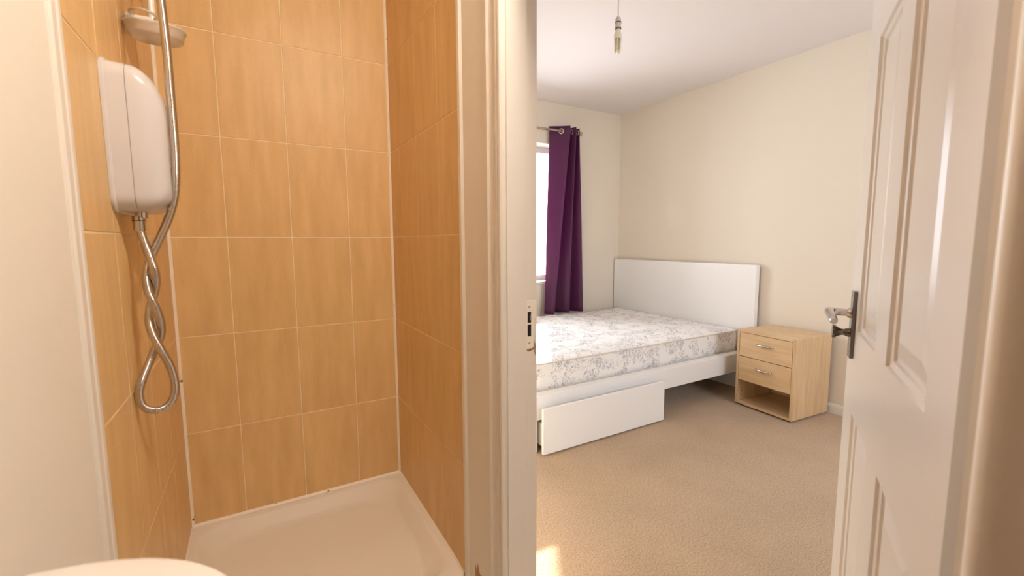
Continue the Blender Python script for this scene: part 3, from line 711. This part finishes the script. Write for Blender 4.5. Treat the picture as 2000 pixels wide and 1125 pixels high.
# ------------------------------------------------------------------ hose (twisted round itself, hanging loop)
def back(px, py, y):
    """a point on the vertical plane at distance y, from the sight line measured in the photograph"""
    d = fw + rt * ((px - 1000) / 861.0) + up * ((562.5 - py) / 861.0)
    return Vector((0, 0, CAM_H)) + d * (y / d.y)
HP = [(272, 436, 1.36), (275, 452, 1.36), (284, 478, 1.356), (293, 502, 1.340), (302, 528, 1.336), (305, 552, 1.350), (300, 577, 1.366), (293, 602, 1.366), (292, 630, 1.352), (300, 656, 1.334), (314, 682, 1.332), (331, 712, 1.336), (341, 742, 1.338), (341, 770, 1.336), (328, 792, 1.334), (304, 801, 1.332), (281, 794, 1.330), (272, 772, 1.330), (277, 745, 1.334), (290, 712, 1.346), (303, 682, 1.360), (314, 655, 1.364), (314, 630, 1.350), (304, 600, 1.334), (292, 575, 1.332), (286, 548, 1.346), (289, 520, 1.362), (300, 492, 1.368), (314, 462, 1.366), (330, 425, 1.360), (341, 385, 1.352), (343.5, 340, 1.346), (342, 290, 1.344), (338, 240, 1.346), (332, 170, 1.352), (326, 100, 1.360), (319, 40, 1.370), (313, -10, 1.38), (309, -60, 1.40), (300, -130, 1.44)]
hp3 = [back(*p) for p in HP]
tip = hp3[-1]; hp3 += [Vector((-0.165, 1.50, 1.985)), Vector((-0.150, 1.56, 2.03))]
path = catmull(hp3, 6)
# resample evenly so that ribs are regular
L = [0.0]
for a, b_ in zip(path, path[1:]): L.append(L[-1] + (b_ - a).length)
tot = L[-1]; step = 0.0012; ev = []; j = 0; s = 0.0
while s < tot:
    while j < len(L) - 2 and L[j + 1] < s: j += 1
    ev.append(path[j].lerp(path[j + 1], (s - L[j]) / max(1e-9, L[j + 1] - L[j]))); s += step
hose = empty('shower_hose', hp3[0], 0, label='ribbed chrome shower hose twisted into a hanging loop', cat='hose')
ev = [p - hp3[0] for p in ev]
obj('hose_sleeve', tube(ev, lambda i, n: 0.0095 if i % 3 else 0.0080, 12), M_chrome, hose, smooth=True)
end = hp3[0]
obj('hose_nut', lathe([(0.0, 0.018), (0.0130, 0.018), (0.0130, 0.006), (0.0122, 0.004), (0.0118, -0.016), (0.0095, -0.020), (0.0, -0.020)], 18), M_chrome, hose, smooth=35)
obj('washer', lathe([(0.0, 0.0045), (0.0133, 0.0045), (0.0133, 0.0062), (0.0, 0.0062)], 18), M_black, hose)

# ------------------------------------------------------------------ riser rail, shower head (above the frame) and soap dish
RX, RYY = -0.208, 1.62
rs = empty('riser_rail', (RX, RYY, 1.79), 0, label='slim upright shower rail above the soap dish', cat='shower rail')
obj('rail', lathe([(0.0, 0.0), (0.008, 0.0), (0.008, 0.56), (0.0, 0.56)], 16), M_plast, rs, smooth=40)
for z in (0.012, 0.54):
    obj('wall_bracket', tube([(0, 0, z), (-0.03, 0, z), (XL - RX + 0.001, 0, z)], 0.011, 12), M_plast, rs, smooth=40)
obj('slider', bx((-0.02, -0.02, 0.33), (0.03, 0.02, 0.38), 0.008, 2), M_plast, rs)
hd = empty('hand_shower', (-0.150, 1.565, 2.03), 0, label='white hand shower resting in its slider', cat='shower head')
obj('grip', tube([(0, 0, -0.01), (0.01, 0.0, 0.05), (0.03, 0.0, 0.11), (0.055, 0, 0.16)], 0.012, 12), M_plast, hd, smooth=True)
obj('spray_face', lathe([(0.0, 0.0), (0.045, 0.0), (0.048, 0.012), (0.02, 0.03), (0.0, 0.032)], 24, at=(0.075, 0, 0.15)), M_plast, hd, smooth=40)
sd_ = empty('soap_dish', (-0.198, 1.585, 1.742), 0, label='frosted clear plastic soap dish in the shower corner', cat='soap dish')
def dring(bm, q, z, lift=0.0):
    out = []
    for k in range(40):
        a = 2 * PI * k / 40; c, s = math.cos(a), math.sin(a)
        x = (0.066 - q) * math.copysign(abs(c) ** 0.75, c); y = (0.056 - q) * math.copysign(abs(s) ** 0.75, s)
        out.append(bm.verts.new((x, y, z + lift * (y / 0.056 + 1) / 2)))
    return out
bm = bmesh.new()
bridge(bm, [dring(bm, 0.016, 0.0), dring(bm, 0.006, 0.006), dring(bm, 0.0, 0.030, 0.012), dring(bm, 0.003, 0.031, 0.012), dring(bm, 0.009, 0.009), dring(bm, 0.018, 0.004)])
obj('dish', bm, M_clear, sd_, smooth=50)
bm = bmesh.new(); bridge(bm, [dring(bm, -0.001, 0.022, 0.012), dring(bm, -0.0035, 0.026, 0.012), dring(bm, -0.001, 0.031, 0.012)], caps=False)
obj('dish_rim', bm, M_clear, sd_, smooth=50)
pts = [(-0.026 + 0.028 * math.cos(a), 0.010 + 0.032 * math.sin(a), 0.066) for a in [2 * PI * i / 32 for i in range(33)]]
obj('hook_ring', tube(pts, 0.0035, 8), M_clear, sd_, smooth=True)
obj('rail_clip', bx((-0.020, 0.020, 0.006), (0.010, 0.054, 0.062), 0.004, 2), M_clear, sd_)

# ------------------------------------------------------------------ wash basin poking into the frame
WB = empty('wash_basin', (XL + 0.002, 0.399, 0.005), 0, label='white ceramic basin with rounded rim near the camera', cat='basin')
def sup(a, b_, z, n=2.2, x0=0.0):
    out = []
    for k in range(33):
        t = -PI / 2 + PI * k / 32; c, s = math.cos(t), math.sin(t)
        out.append((x0 + a * abs(c) ** (2 / n), b_ * math.copysign(abs(s) ** (2 / n), s), z))
    return out
bm = bmesh.new(); rings = []
for a, b_, z in ((0.10, 0.10, 0.66), (0.17, 0.16, 0.71), (0.225, 0.20, 0.78), (0.245, 0.214, 0.825), (0.250, 0.2165, 0.842), (0.247, 0.214, 0.849), (0.240, 0.208, 0.851)):
    rings.append([bm.verts.new(p) for p in sup(a, b_, z)])
for a, b_, z, x0 in ((0.165, 0.165, 0.849, 0.055), (0.155, 0.155, 0.835, 0.06), (0.11, 0.11, 0.76, 0.07), (0.03, 0.03, 0.735, 0.09)):
    rings.append([bm.verts.new(p) for p in sup(a, b_, z, 2.0, x0)])
bridge(bm, rings, caps=False)
bm.faces.new(rings[-1])
obj('bowl', bm, M_ceram, WB, smooth=50)
obj('pedestal', lathe([(0.0, -0.005), (0.085, -0.005), (0.08, 0.02), (0.062, 0.10), (0.060, 0.5), (0.075, 0.67), (0.0, 0.67)], 24, at=(0.10, 0, 0)), M_ceram, WB, smooth=40)
obj('tap', tube(catmull([(0.025, 0, 0.845), (0.025, 0, 0.90), (0.04, 0, 0.925), (0.085, 0, 0.915)], 5), 0.011, 12), M_chrome, WB, smooth=True)

# ------------------------------------------------------------------ bathroom ceiling lamp (above the frame), the warm light of the shower
lampo = empty('ceiling_lamp', (0.462, 0.34, BCEIL), 0, label='round warm ceiling lamp over the shower', cat='lamp')
obj('lamp_base', lathe([(0.0, 0.0), (0.082, 0.0), (0.082, -0.02), (0.0, -0.02)], 32), M_plast, lampo, smooth=40)
M_lamp = emit('warm_lamp_glass', (1.0, 0.895, 0.78, 1), 178.0)
obj('lamp_shade', lathe([(0.0, -0.02), (0.075, -0.02), (0.074, -0.04), (0.062, -0.065), (0.034, -0.08), (0.0, -0.084)], 32), M_lamp, lampo, smooth=True)
